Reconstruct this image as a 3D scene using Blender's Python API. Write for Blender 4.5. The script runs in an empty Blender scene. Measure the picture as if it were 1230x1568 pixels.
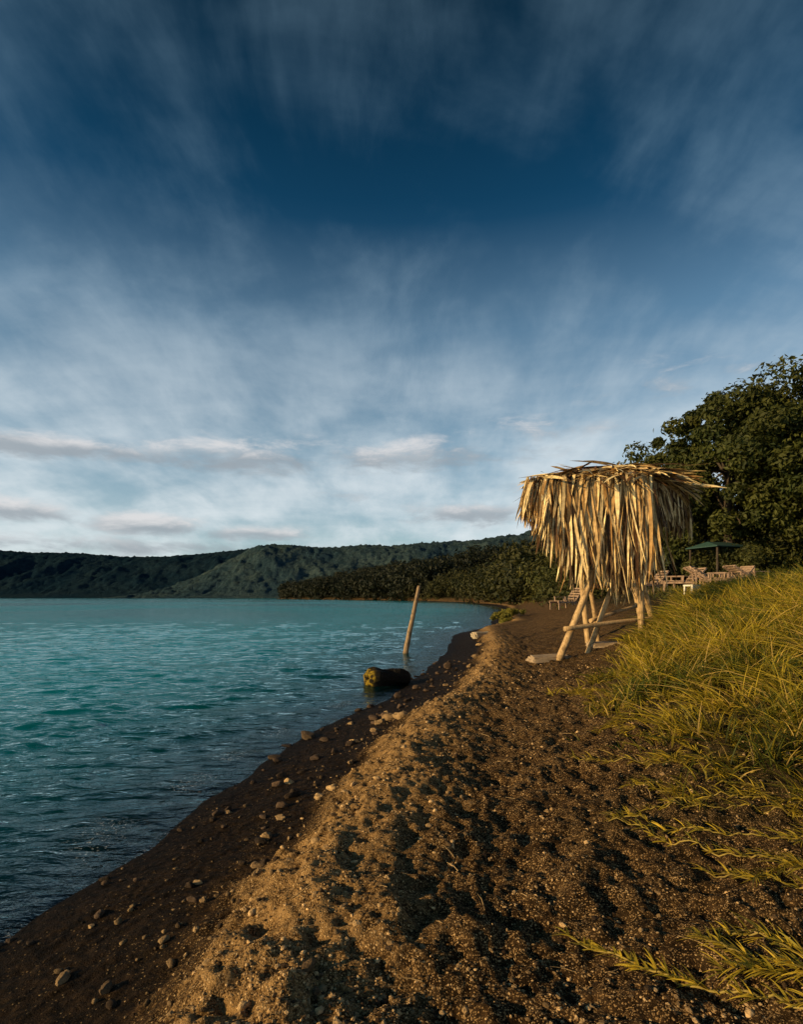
import bpy, bmesh, math, random
import numpy as np
from mathutils import Vector
rng=np.random.default_rng(7); random.seed(7)
scn=bpy.context.scene
scn.view_settings.view_transform='Standard'; scn.view_settings.look='None'; scn.view_settings.exposure=0
R=math.radians
SUN_EL=15.0; SUN_AZ=249.0   # azimuth clockwise from +Y
# ---------------------------------------------------------------- helpers
def ss(a,b,x):
    t=np.clip((x-a)/(b-a),0,1); return t*t*(3-2*t)
def _h(i,j,seed):
    n=(i.astype(np.int64)*374761393+j.astype(np.int64)*668265263+seed*1442695041)&0x7fffffff
    n=((n^(n>>13))*1274126177)&0x7fffffff
    n=(n^(n>>16))&0x7fffffff
    return n/0x7fffffff
def noise(x,y,seed=0):
    x=np.asarray(x,float); y=np.asarray(y,float)
    xi=np.floor(x); yi=np.floor(y); fx=x-xi; fy=y-yi
    u=fx*fx*fx*(fx*(fx*6-15)+10); v=fy*fy*fy*(fy*(fy*6-15)+10)
    def g(di,dj):
        a=_h(xi+di,yi+dj,seed)*2*np.pi
        return np.cos(a)*(fx-di)+np.sin(a)*(fy-dj)
    n0=g(0,0)*(1-u)+g(1,0)*u; n1=g(0,1)*(1-u)+g(1,1)*u
    return (n0*(1-v)+n1*v)*1.5
def fbm(x,y,o=4,seed=0):
    t=0;a=1.0
    for k in range(o):
        t=t+a*noise(x*2**k+k*7.3,y*2**k-k*3.1,seed+k); a*=.5
    return t
def make_mesh(name,V,F,col=None,mat=None,smooth=False,parent=None):
    V=np.ascontiguousarray(V,dtype=np.float32).reshape(-1,3); F=np.ascontiguousarray(F,dtype=np.int32)
    k=F.shape[1]; me=bpy.data.meshes.new(name)
    me.vertices.add(len(V)); me.vertices.foreach_set('co',V.ravel())
    me.loops.add(F.size); me.loops.foreach_set('vertex_index',F.ravel())
    me.polygons.add(len(F)); me.polygons.foreach_set('loop_start',np.arange(len(F),dtype=np.int32)*k)
    me.update(calc_edges=True)
    if col is not None:
        c=np.ones((len(V),4),np.float32); c[:,:3]=np.asarray(col).reshape(-1,3)
        at=me.color_attributes.new('col','FLOAT_COLOR','POINT'); at.data.foreach_set('color',c.ravel())
    me.polygons.foreach_set('use_smooth',np.full(len(F),smooth))
    ob=bpy.data.objects.new(name,me); scn.collection.objects.link(ob)
    if mat: me.materials.append(mat)
    if parent: ob.parent=parent
    return ob
def empty(name,loc=(0,0,0)):
    e=bpy.data.objects.new(name,None); e.location=loc; e.empty_display_size=.3; scn.collection.objects.link(e); return e
class NT:
    def __init__(s,nt): s.t=nt; nt.nodes.clear()
    def n(s,ty,ins=None,**kw):
        nd=s.t.nodes.new(ty)
        for k,v in kw.items(): setattr(nd,k,v)
        for k,v in (ins or {}).items():
            sk=nd.inputs[k]
            if isinstance(v,bpy.types.NodeSocket): s.t.links.new(v,sk)
            else: sk.default_value=v
        return nd
    def m(s,op,a,b=0.0,c=0.0,clamp=False):
        return s.n('ShaderNodeMath',{0:a,1:b,2:c},operation=op,use_clamp=clamp).outputs[0]
    def vm(s,op,a,b=(0,0,0)):
        return s.n('ShaderNodeVectorMath',{0:a,1:b},operation=op).outputs[0]
    def mr(s,v,a,b,c=0.0,d=1.0,smooth=True):
        return s.n('ShaderNodeMapRange',{0:v,1:a,2:b,3:c,4:d},interpolation_type='SMOOTHSTEP' if smooth else 'LINEAR').outputs[0]
    def mix(s,f,a,b,blend='MIX'):
        nd=s.t.nodes.new('ShaderNodeMix'); nd.data_type='RGBA'; nd.blend_type=blend
        for i,v in ((0,f),(6,a),(7,b)):
            if isinstance(v,bpy.types.NodeSocket): s.t.links.new(v,nd.inputs[i])
            else: nd.inputs[i].default_value=v if i==0 else (tuple(v)+(1,))[:4]
        return nd.outputs[2]
    def noise(s,vec,scale,detail=4,rough=.5,dist=0.0,out=0):
        return s.n('ShaderNodeTexNoise',{'Vector':vec,'Scale':scale,'Detail':detail,'Roughness':rough,'Distortion':dist}).outputs[out]
def material(name):
    m=bpy.data.materials.new(name); m.use_nodes=True; return m,NT(m.node_tree)
def finish(t,shader): 
    o=t.n('ShaderNodeOutputMaterial'); t.t.links.new(shader,o.inputs[0])
def col_mat(name,rough=.8,var=.3,nscale=3,transl=0.0,spec=.3,bump=0,bscale=40,tint=(1,1,1)):
    m,t=material(name)
    a=t.n('ShaderNodeAttribute',attribute_name='col').outputs[0]
    pos=t.n('ShaderNodeNewGeometry').outputs['Position']
    nz=t.noise(pos,nscale,5)
    f=t.mr(nz,.3,.7,1-var,1+var,False)
    c=t.mix(1.0,a,t.n('ShaderNodeCombineColor',{0:t.m('MULTIPLY',f,tint[0]),1:t.m('MULTIPLY',f,tint[1]),2:t.m('MULTIPLY',f,tint[2])}).outputs[0],'MULTIPLY')
    p=t.n('ShaderNodeBsdfPrincipled',{'Base Color':c,'Roughness':rough,'Specular IOR Level':spec})
    if bump:
        b=t.n('ShaderNodeBump',{'Strength':bump,'Distance':.02,'Height':t.noise(pos,bscale,5,.6)})
        t.t.links.new(b.outputs[0],p.inputs['Normal'])
    sh=p.outputs[0]
    if transl:
        tr=t.n('ShaderNodeBsdfTranslucent',{'Color':c}).outputs[0]
        mx=t.n('ShaderNodeMixShader',{0:transl}); t.t.links.new(sh,mx.inputs[1]); t.t.links.new(tr,mx.inputs[2]); sh=mx.outputs[0]
    finish(t,sh); return m
# ---------------------------------------------------------------- terrain functions
SY=np.array([-400,-50,0,3.1,4.3,5.3,7,9,10.7,13.8,19.5,25,30,36.8,50,66,90,110,170,236,370,550,830,870,950,1200,1300,9000.])
SX=np.array([-3,-2.6,-2.35,-2.2,-1.97,-1.81,-1.5,-.87,-.18,.4,1.57,2.2,2.9,5.7,8.2,10.6,16,19.6,24,23,-6,-80,-186,-150,200,1500,3000,3000.])
def shore_x(y):
    y=np.asarray(y,float)
    w=.012*np.abs(y)+.15
    b=sum(np.interp(y+k*w,SY,SX) for k in (-2,-1,0,1,2))/5
    return b+.10*noise(y*.8,y*0+3.3,5)+.03*noise(y*2.7,y*0+8.3,9)*(1-ss(10,30,y))+.25*noise(y*.17,y*0+1.3,6)*ss(8,30,y)+ (noise(y*.03,y*0+.5,8)*5)*ss(80,200,y)
def sdist(x,y):
    sx=shore_x(y); d=np.interp(y+.5+.01*np.abs(y),SY,SX)-np.interp(y-.5-.01*np.abs(y),SY,SX); d=d/(1+.02*np.abs(y))
    return (x-sx)/np.sqrt(1+d*d)
DN=170
dx=rng.uniform(-.5,2.6,DN); dy=rng.uniform(1.8,13,DN); dx=dx+np.interp(dy,[0,6,13],[0,.4,2.0]); da=rng.uniform(-.7,.8,DN); dd=rng.uniform(.006,.026,DN); dr=rng.uniform(.5,1.3,DN)
def ground_z(x,y,micro=True):
    x=np.asarray(x,float); y=np.asarray(y,float)
    s=sdist(x,y)
    sc=s+.16*noise(x*.9,y*.9,21)*ss(.4,1.3,s)+.09*noise(x*3.1,y*3.1,22)*ss(.6,1.3,s)+.06*noise(x*8,y*8,23)*ss(.9,1.3,s)
    z=np.interp(sc,[-400,-60,-20,-3,-1,0,.6,1.1,1.45,1.75,2.05,2.6,3.2],[-9,-6,-3,-.75,-.22,0,.07,.14,.34,.47,.455,.40,.45])
    k=np.interp(y,[0,4,11,60],[.05,.10,.42,.42]); s0=np.interp(y,[6,11,30],[3.1,3.75,3.2]); v=k*np.log1p(np.exp(np.clip((s-s0)*2.5,-30,30)))/2.5
    v=np.where(s>14,k*(s-s0),v)
    z=z+2.0*np.tanh(v/2.0)
    inl=.22*np.clip(s-12,0,None)*ss(50,130,y)
    z=z+42*np.tanh(inl/42)*(1+.25*noise(x*.02,y*.02,31))
    if micro:
        m=ss(1.05,1.5,s); far=1-ss(15,40,y)
        z=z+m*far*(.035*noise(x*1.7,y*1.7,41)+.034*noise(x*3.9,y*3.4,42)+.028*noise(x*8.5,y*7.5,43)+.017*noise(x*17,y*17,44)+.008*noise(x*34,y*34,49))
        z=z+(1-m)*ss(-.1,.4,s)*far*(.012*noise(x*2.2,y*2.2,45)+.008*noise(x*9,y*9,46)+.006*noise(x*26,y*26,47))
        q=np.where((y>1.4)&(y<13.6)&(x>-1.6)&(x<5.5))
        if len(q[0]):
            X=x[q];Y=y[q];dz=np.zeros_like(X)
            X=X+.04*noise(X*6,Y*6,50); Y=Y+.04*noise(X*6,Y*6,51)
            for i in range(DN):
                c,sn=math.cos(da[i]),math.sin(da[i])
                a=((X-dx[i])*c+(Y-dy[i])*sn)/(.07*dr[i]); b=(-(X-dx[i])*sn+(Y-dy[i])*c)/(.13*dr[i])
                r2=a*a+b*b; dz+=dd[i]*(-np.exp(-r2)+.6*np.exp(-(np.sqrt(r2)-1.6)**2*3))
            z=z.copy(); z[q]+=dz*m[q]
        z=z+ss(60,200,y)*ss(5,30,s)*1.5*noise(x*.05,y*.05,48)
    return z
def axis(fine_lo,fine_hi,step,growth,lo,hi):
    a=list(np.arange(fine_lo,fine_hi,step))
    v=fine_hi; st=step
    while v<hi: a.append(v); st=step+growth*(v-fine_hi); v+=st
    a.append(hi)
    b=[];v=fine_lo
    while True:
        st=step+growth*1.6*(fine_lo-v); v-=st
        if v<lo: break
        b.append(v)
    return np.array([lo]+b[::-1]+a)
def grid_faces(nx,ny):
    i=np.arange(nx-1)[None,:]+np.arange(ny-1)[:,None]*nx
    return np.stack([i,i+1,i+nx+1,i+nx],-1).reshape(-1,4)
xs=axis(-2.4,3.2,.0145,.026,-5000,5000)
ys=axis(1.8,4.4,.0125,.0110,-300,5000)
X,Y=np.meshgrid(xs,ys); Z=ground_z(X,Y); S=sdist(X,Y)
nzs=.12*noise(X*1.3,Y*1.3,61)+.07*noise(X*5,Y*5,63)+.05*noise(X*14,Y*14,65)
wet=(1-ss(.1,.45,S+nzs))+ss(.1,.45,S+nzs)*(1-ss(.95,1.4,S+1.6*nzs))*.84
veg=ss(3.4,5.0,S+.9*noise(X*.7,Y*.7,62)+.25*noise(X*3,Y*3,64)-np.interp(Y,[0,6,12,20,60],[-.2,0,0,2.6,1.5]))
dry=ss(1.1,1.5,S+nzs)*(.30+.70*np.exp(-(np.clip(S-1.65,0,9)/.55)**2))  # dry sand mask; its peak paints sunlight onto the berm crest
# ---------------------------------------------------------------- ground material
m_ground,t=material('black_sand')
at=t.n('ShaderNodeAttribute',attribute_name='col').outputs[0]
sp=t.n('ShaderNodeSeparateColor',{0:at}); wetS,vegS,dry_litS=sp.outputs
pos=t.n('ShaderNodeNewGeometry').outputs['Position']
n1=t.noise(pos,2.2,6,.6); n2=t.noise(pos,16,6,.7); n3=t.noise(pos,120,3,.6)
base=t.mix(t.mr(n2,.38,.66),(.010,.006,.0032),(.080,.044,.019))
base=t.mix(t.m('MULTIPLY',t.mr(n1,.4,.62),.70),base,(.024,.014,.007))
base=t.mix(t.mr(dry_litS,.35,1.0,.05,.82,False),base,t.mix(t.mr(n2,.40,.60),(.095,.052,.020),(.46,.275,.11)))  # dry sand tone, with the crest's sunlit brightness put into base colour
vor=t.n('ShaderNodeTexVoronoi',{'Vector':pos,'Scale':88.0,'Randomness':1.0})
vc=t.n('ShaderNodeSeparateColor',{0:vor.outputs['Color']}).outputs
vor2=t.n('ShaderNodeTexVoronoi',{'Vector':pos,'Scale':200.0})
vc2=t.n('ShaderNodeSeparateColor',{0:vor2.outputs['Color']}).outputs
nclus=t.mr(t.noise(pos,5,4,.6),.35,.65,-.06,.08,False)
g1=t.m('MULTIPLY',t.m('GREATER_THAN',vc[0],t.m('SUBTRACT',t.m('SUBTRACT',.95,nclus),t.m('MULTIPLY',dry_litS,.22))),t.m('LESS_THAN',vor.outputs['Distance'],.42))
g2=t.m('GREATER_THAN',vc2[0],t.m('SUBTRACT',t.m('SUBTRACT',.92,nclus),t.m('MULTIPLY',dry_litS,.24)))
nw=t.m('SUBTRACT',1.0,t.m('MULTIPLY',wetS,.80))
grain=t.mix(vc[1],(.17,.10,.045),(.85,.58,.29))
base=t.mix(t.m('MULTIPLY',t.m('MULTIPLY',g2,.75),nw),base,(.46,.285,.125))
base=t.mix(t.m('MULTIPLY',wetS,.95),base,t.mix(t.mr(n2,.4,.65),(.004,.003,.002),(.016,.010,.006)))
base=t.mix(t.m('MULTIPLY',g1,nw),base,grain)
vegc=t.mix(n2,(.012,.014,.005),(.035,.032,.012))
base=t.mix(t.m('MULTIPLY',vegS,.8),base,vegc)
rough=t.m('SUBTRACT',.95,t.m('MULTIPLY',wetS,.20))
hh=t.m('ADD',t.m('MULTIPLY',n3,.6),t.m('ADD',t.m('MULTIPLY',n2,1.9),t.m('MULTIPLY',t.m('MULTIPLY',g1,t.m('SUBTRACT',1.0,vor.outputs['Distance'])),.6)))
bmp=t.n('ShaderNodeBump',{'Strength':t.m('SUBTRACT',1.0,t.m('MULTIPLY',wetS,.25)),'Distance':.020,'Height':hh})
p=t.n('ShaderNodeBsdfPrincipled',{'Base Color':base,'Roughness':rough,'Specular IOR Level':.06,'Normal':bmp.outputs[0]})
finish(t,p.outputs[0])
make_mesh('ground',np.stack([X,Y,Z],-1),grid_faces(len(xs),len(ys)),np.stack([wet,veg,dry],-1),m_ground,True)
# ---------------------------------------------------------------- lake
wx=axis(-4.0,2.0,.032,.014,-5000,3200)
wy=axis(2.6,8.0,.030,.0085,-300,4500)
WX,WY=np.meshgrid(wx,wy)
dist=np.hypot(WX,WY)
def waves(x,y):
    z=np.zeros_like(x); r=np.random.default_rng(3)
    wrpx=x+.3*noise(x*.8,y*.8,71); wrpy=y+.3*noise(x*.8,y*.8,72)
    for i in range(64):
        lam=.15*(1.034**i)*r.uniform(.9,1.1)
        th=R(97)+r.normal(0,.46)
        k=2*np.pi/lam; a=.0054*lam**.9*r.uniform(.5,1.2)
        fade=np.clip(1.9-dist*.010*3/lam,0,1)
        ph=k*(wrpx*math.cos(th)+wrpy*math.sin(th))+r.uniform(0,6.28)
        z+=fade*a*(np.sin(ph)+.3*np.sin(2*ph+1.3))
    return z*(.85+.7*noise(x*.35,y*.35,73))
WS=-sdist(WX,WY)
WZ=waves(WX,WY)*(.12+.88*ss(0,2.5,WS))
WZ+=.020*np.exp(-((WS-.75-.2*noise(WX*.5,WY*.5,75))/.14)**2)*(.6+noise(WX*.8,WY*.8,80))+.016*np.exp(-((WS-1.7-.3*noise(WX*.4,WY*.4,76))/.2)**2)
WZ=np.where(WS<-.2,-.03+0*WZ,WZ)*ss(-.3,.1,WS)-.03*(1-ss(-.3,.05,WS))
depth=1-np.exp(-np.clip(WS,0,None)/3.4)
foam=np.exp(-(np.abs(WS-.03)/.05)**2)*ss(.0,.35,noise(WX*2,WY*2,77))+ss(.05,.30,noise(WX*1.2,WY*1.2,78))*np.exp(-((WS-.50)/.20)**2)*1.0
gust=.5+.5*fbm(WX*.02+WY*.004,WY*.012,3,79)
m_water,t=material('lake_water')
at=t.n('ShaderNodeAttribute',attribute_name='col').outputs[0]
dS,fS,gS=t.n('ShaderNodeSeparateColor',{0:at}).outputs
pos=t.n('ShaderNodeNewGeometry').outputs['Position']
mp=t.n('ShaderNodeMapping',{'Vector':pos,'Rotation':(0,0,R(-8)),'Scale':(.55,1.3,1)}).outputs[0]
b1=t.noise(mp,1.4,3,.5,.3); b2=t.noise(mp,5.0,4,.6,.3)
hgt=t.m('ADD',t.m('MULTIPLY',b1,.18),t.m('MULTIPLY',b2,.085))
bm=t.n('ShaderNodeBump',{'Strength':1.0,'Distance':.5,'Height':t.m('MULTIPLY',hgt,t.mr(gS,.2,.8,.6,1.3))})
lw=t.n('ShaderNodeFresnel',{'IOR':1.33,'Normal':bm.outputs[0]}).outputs[0]
body=t.mix(t.m('MULTIPLY',dS,t.mr(gS,.2,.8,.75,1.0)),(.002,.035,.042),(.003,.28,.34))
flat=t.n('ShaderNodeCombineXYZ',{0:0.0,1:0.0,2:1.0}).outputs[0]
dif=t.n('ShaderNodeBsdfDiffuse',{'Color':body,'Normal':flat}).outputs[0]
trn=t.n('ShaderNodeBsdfTransparent',{'Color':(.42,.60,.60,1)}).outputs[0]
mx=t.n('ShaderNodeMixShader',{0:t.m('POWER',dS,.8)}); t.t.links.new(trn,mx.inputs[1]); t.t.links.new(dif,mx.inputs[2])
gl=t.n('ShaderNodeBsdfGlossy',{'Roughness':.04,'Normal':bm.outputs[0],'Color':(.74,.92,.96,1)}).outputs[0]
mx2=t.n('ShaderNodeMixShader',{0:t.m('MULTIPLY',lw,.92)}); t.t.links.new(mx.outputs[0],mx2.inputs[1]); t.t.links.new(gl,mx2.inputs[2])
fo=t.n('ShaderNodeBsdfDiffuse',{'Color':(.6,.62,.62,1)}).outputs[0]
fn=t.mr(t.noise(pos,34,5,.75),.55,.65)
mx3=t.n('ShaderNodeMixShader',{0:t.m('MULTIPLY',t.m('MULTIPLY',fS,fn),.7,clamp=True)}); t.t.links.new(mx2.outputs[0],mx3.inputs[1]); t.t.links.new(fo,mx3.inputs[2])
finish(t,mx3.outputs[0])
F=grid_faces(len(wx),len(wy)); keep=(WS.ravel()[F]>-.6).any(1)
F=F[keep]; used=np.unique(F); remap=np.zeros(WX.size,int); remap[used]=np.arange(len(used))
make_mesh('lake_water',np.stack([WX,WY,WZ],-1).reshape(-1,3)[used],remap[F],np.stack([depth,foam,gust],-1).reshape(-1,3)[used],m_water,True)
# ---------------------------------------------------------------- far hills
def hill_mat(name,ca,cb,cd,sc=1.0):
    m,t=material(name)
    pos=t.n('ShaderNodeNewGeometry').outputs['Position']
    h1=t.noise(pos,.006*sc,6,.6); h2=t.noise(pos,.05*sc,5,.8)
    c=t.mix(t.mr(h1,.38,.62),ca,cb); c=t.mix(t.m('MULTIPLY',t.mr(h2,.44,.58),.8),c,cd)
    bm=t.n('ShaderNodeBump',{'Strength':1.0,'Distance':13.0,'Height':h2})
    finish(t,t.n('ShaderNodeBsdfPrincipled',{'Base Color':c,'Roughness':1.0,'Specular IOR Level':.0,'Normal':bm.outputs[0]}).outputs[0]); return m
m_hill_a=hill_mat('distant_hill_haze_tint',(.009,.026,.044),(.017,.036,.050),(.008,.021,.036))  # forest colours with bluish aerial haze mixed in
m_hill_b=hill_mat('hill_forest_haze_tint',(.034,.064,.084),(.062,.094,.098),(.020,.042,.056))  # wooded hill, painted lighter and bluer to carry the haze
def hill(name,Yc,y0,y1,prof,seed,mat):
    u=np.array([p[0] for p in prof],float); v=np.array([p[1] for p in prof],float)
    tt=np.linspace(-2.2,2.2,1500); yy=np.linspace(y0,y1,110)
    T,YY=np.meshgrid(tt,yy); XX=T*Yc*.55+T*YY*.45
    H=np.interp(T*871+615,u,(915-v))/871*Yc
    f=np.where(YY<Yc,ss(y0,Yc,YY)**.8,1-.7*ss(Yc,y1,YY))
    rid=1-np.abs(fbm(XX*.003,YY*.0018,4,seed))*.8
    ZZ=H*f*(1-(1-rid)*.42*np.sin(np.pi*np.clip(f,0,1))) + (fbm(XX*.02,YY*.02,3,seed+5)*6+fbm(XX*.08,YY*.08,2,seed+9)*6)*ss(0,.2,f)*ss(0,30,H)-4
    make_mesh(name,np.stack([XX,YY,ZZ],-1),grid_faces(len(tt),len(yy)),None,mat,True)
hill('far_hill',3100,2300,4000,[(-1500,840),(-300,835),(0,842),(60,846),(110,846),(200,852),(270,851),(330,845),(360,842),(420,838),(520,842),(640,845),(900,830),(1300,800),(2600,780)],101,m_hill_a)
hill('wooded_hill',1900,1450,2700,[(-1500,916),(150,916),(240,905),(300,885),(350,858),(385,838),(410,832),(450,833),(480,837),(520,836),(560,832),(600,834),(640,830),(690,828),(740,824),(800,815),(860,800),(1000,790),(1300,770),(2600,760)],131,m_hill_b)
# ---------------------------------------------------------------- blades/strips
def strips(base,d0,bend,side,L,W,segs=4,twist=None,prof=None):
    N=len(base); ts=np.linspace(0,1,segs+1)
    if prof is None: prof=np.interp(ts,[0,.3,1],[.7,1,.08])
    L=np.asarray(L).reshape(N,1); W=np.asarray(W).reshape(N,1)
    s2=np.cross(d0,side)
    P=[]
    for t_,w in zip(ts,prof):
        c=base+L*(t_*d0+t_*t_*bend)
        if twist is not None:
            a=(twist*t_).reshape(N,1); sd=side*np.cos(a)+s2*np.sin(a)
        else: sd=side
        P.append(c-sd*W*w*.5); P.append(c+sd*W*w*.5)
    V=np.stack(P,1).reshape(-1,3); k=2*(segs+1)
    f=np.array([[2*j,2*j+1,2*j+3,2*j+2] for j in range(segs)])
    F=(np.arange(N)[:,None,None]*k+f[None]).reshape(-1,4)
    return V,F,k
def unit(v): return v/np.maximum(np.linalg.norm(v,axis=-1,keepdims=True),1e-9)
# grass
def grass(name,x,y,L,W,lean,colA,colB,mat,dead=.12):
    N=len(x); z=ground_z(x,y)-.01
    a=rng.uniform(0,2*np.pi,N)+1.5*noise(x*2,y*2,95); dirh=np.stack([np.cos(a),np.sin(a),0*a],1)+np.stack([-.25+.9*noise(x*.9,y*.9,96),-.1+.9*noise(x*.9,y*.9,97),0*a],1)
    ln=lean*rng.uniform(.3,1.3,N)[:,None]
    d0=unit(np.array([0,0,1.])+dirh*ln*.6); bend=dirh*ln*.8+np.array([0,0,-1.])*ln*.45
    a2=rng.uniform(0,2*np.pi,N); side=unit(np.cross(d0,np.stack([np.cos(a2),np.sin(a2),.2+0*a],1)))
    V,F,k=strips(np.stack([x,y,z],1),d0,bend,side,L,W,4)
    f=np.clip(rng.uniform(0,1,N)**1.2+.8*noise(x*.8,y*.8,98)+.4*noise(x*2.8,y*2.8,99),0,1)[:,None]; c=np.array(colA)*(1-f)+np.array(colB)*f
    dd_=rng.uniform(0,1,N)<dead; c[dd_]=np.array([.62,.42,.11])*rng.uniform(.5,1.1,(dd_.sum(),1))
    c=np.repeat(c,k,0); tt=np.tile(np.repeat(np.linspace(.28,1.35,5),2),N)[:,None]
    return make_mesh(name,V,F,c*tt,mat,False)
m_grass=col_mat('grass_blades',.6,.3,1.5,.35)
def grass_pts(n,x0,x1,y0,y1,thr,scale=1.0,seed=62):
    x=rng.uniform(x0,x1,n); y=y0+(y1-y0)*rng.uniform(0,1,n)**1.2
    s=sdist(x,y)
    bound=np.interp(y,[1,2.6,3.6,5,7,10,12,13.5,16,24,60],[4.9,4.5,4.1,3.85,3.6,3.75,4.1,5.0,6.4,7.4,6.0])
    d=s-bound+.75*noise(x*1.1,y*1.1,seed)+.45*noise(x*3.3,y*3.3,seed+1)
    cl=ss(-.25,.45,noise(x*1.6,y*1.6,seed+2)+.6*noise(x*4.5,y*4.5,seed+3)+.22*ss(6,9,y))
    pr=ss(-.15,1.0,d)*(.15+.85*cl)
    k=rng.uniform(0,1,n)<pr
    return x[k],y[k],np.clip(d[k],0,3),cl[k]
gx,gy,gd,gc=grass_pts(220000,1.2,15,2.0,18,.5)
gl=(.09+.19*ss(0,1.6,gd)+.12*ss(5,10,gy)*ss(.5,2.5,gd)*(1-.6*ss(10,13,gy)))*(.35+1.05*gc)*rng.uniform(.5,1.7,len(gx))
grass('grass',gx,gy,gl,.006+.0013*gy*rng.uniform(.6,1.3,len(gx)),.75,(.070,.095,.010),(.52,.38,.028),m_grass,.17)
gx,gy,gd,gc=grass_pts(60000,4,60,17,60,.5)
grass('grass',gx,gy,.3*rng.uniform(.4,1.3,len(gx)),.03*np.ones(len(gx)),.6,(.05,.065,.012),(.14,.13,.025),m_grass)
def runner(pts,n,bl,V_,F_,C_,off):
    pts=np.array(pts,float); seg=np.r_[0,np.cumsum(np.linalg.norm(np.diff(pts,axis=0),axis=1))]
    q=np.sort(rng.uniform(0,seg[-1],n)); nodes=np.round(q/.035)*.035; q=np.clip(nodes*.8+q*.2,0,seg[-1]); x=np.interp(q,seg,pts[:,0]); y=np.interp(q,seg,pts[:,1])
    tx=np.interp(q+.05,seg,pts[:,0])-np.interp(q-.05,seg,pts[:,0]); ty=np.interp(q+.05,seg,pts[:,1])-np.interp(q-.05,seg,pts[:,1])
    tv=unit(np.stack([tx,ty,0*tx],1)); z=ground_z(x,y)+.012
    nrm=np.stack([-tv[:,1],tv[:,0],0*tx],1)*rng.choice([-1,1],n)[:,None]
    d0=unit(tv*rng.uniform(.4,1,n)[:,None]+nrm*rng.uniform(.2,.8,n)[:,None]+np.array([0,0,1.])*rng.uniform(.1,.8,n)[:,None])
    side=unit(np.cross(d0,np.array([0,0,1.]))+rng.normal(0,.3,(n,3)))
    V,F,k=strips(np.stack([x,y,z],1),d0,np.array([[0,0,-.35]])*np.ones((n,1)),side,bl*rng.uniform(.5,1.3,n),.0085*rng.uniform(.7,1.3,n),4)
    V_.append(V);F_.append(F+off[0]);off[0]+=len(V)
    f=rng.uniform(0,1,n)[:,None]; C_.append(np.repeat(np.array([.26,.22,.02])*(1-f)+np.array([.74,.52,.05])*f,k,0))
    m=60;q=np.linspace(0,seg[-1],m);x=np.interp(q,seg,pts[:,0])+.01*np.sin(q*17);y=np.interp(q,seg,pts[:,1])+.01*np.cos(q*13);z=ground_z(x,y)+.010
    P=np.stack([x,y,z],1);w=np.interp(np.arange(m),[0,m],[.004,.0028])[:,None]
    ring=[P+w*np.array([math.cos(b),math.sin(b)*.7,math.sin(b)]) for b in np.arange(5)*2*np.pi/5]
    V=np.stack(ring,1).reshape(-1,3); F=[[i*5+j,i*5+(j+1)%5,(i+1)*5+(j+1)%5,(i+1)*5+j] for i in range(m-1) for j in range(5)]
    V_.append(V);F_.append(np.array(F)+off[0]);off[0]+=len(V);C_.append(np.tile([.40,.30,.07],(len(V),1)))
V_,F_,C_,off=[],[],[],[0]
for pts,n,bl in [([(1.62,1.75),(1.2,2.0),(.95,2.2),(.72,2.48)],190,.09),([(1.75,1.9),(1.35,2.08),(1.2,2.1)],180,.12),([(1.5,2.05),(1.3,2.15),(1.2,2.3)],90,.11),([(1.7,2.1),(1.45,2.3),(1.35,2.35)],90,.12),
                 ([(2.3,2.7),(1.9,2.9),(1.6,3.2),(1.3,3.55)],150,.10),([(2.4,3.1),(2.0,3.2),(1.6,3.4),(1.35,3.6)],130,.11),([(2.2,2.5),(1.9,2.6),(1.55,2.9)],110,.11),
                 ([(2.5,3.7),(2.0,3.9),(1.7,4.1)],100,.12),([(2.2,4.6),(1.8,4.7),(1.45,4.9)],90,.12),([(2.6,3.3),(2.2,3.6),(1.6,3.75)],110,.12)]:
    runner(pts,n,bl,V_,F_,C_,off)
for i in range(120):
    y=rng.uniform(2.4,9.5); x=np.interp(y,[2,4,9.5],[2.2,2.2,3.0])+rng.uniform(-.3,1.1); L=rng.uniform(.10,.38); a=rng.uniform(1.4,5.0)
    runner([(x,y),(x+L*.5*math.cos(a),y+L*.5*math.sin(a)),(x+L*math.cos(a+.6),y+L*math.sin(a+.6))],int(110*L)+22,.14,V_,F_,C_,off)
make_mesh('creeping_grass',np.concatenate(V_),np.concatenate(F_),np.concatenate(C_),m_grass,False)
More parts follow.
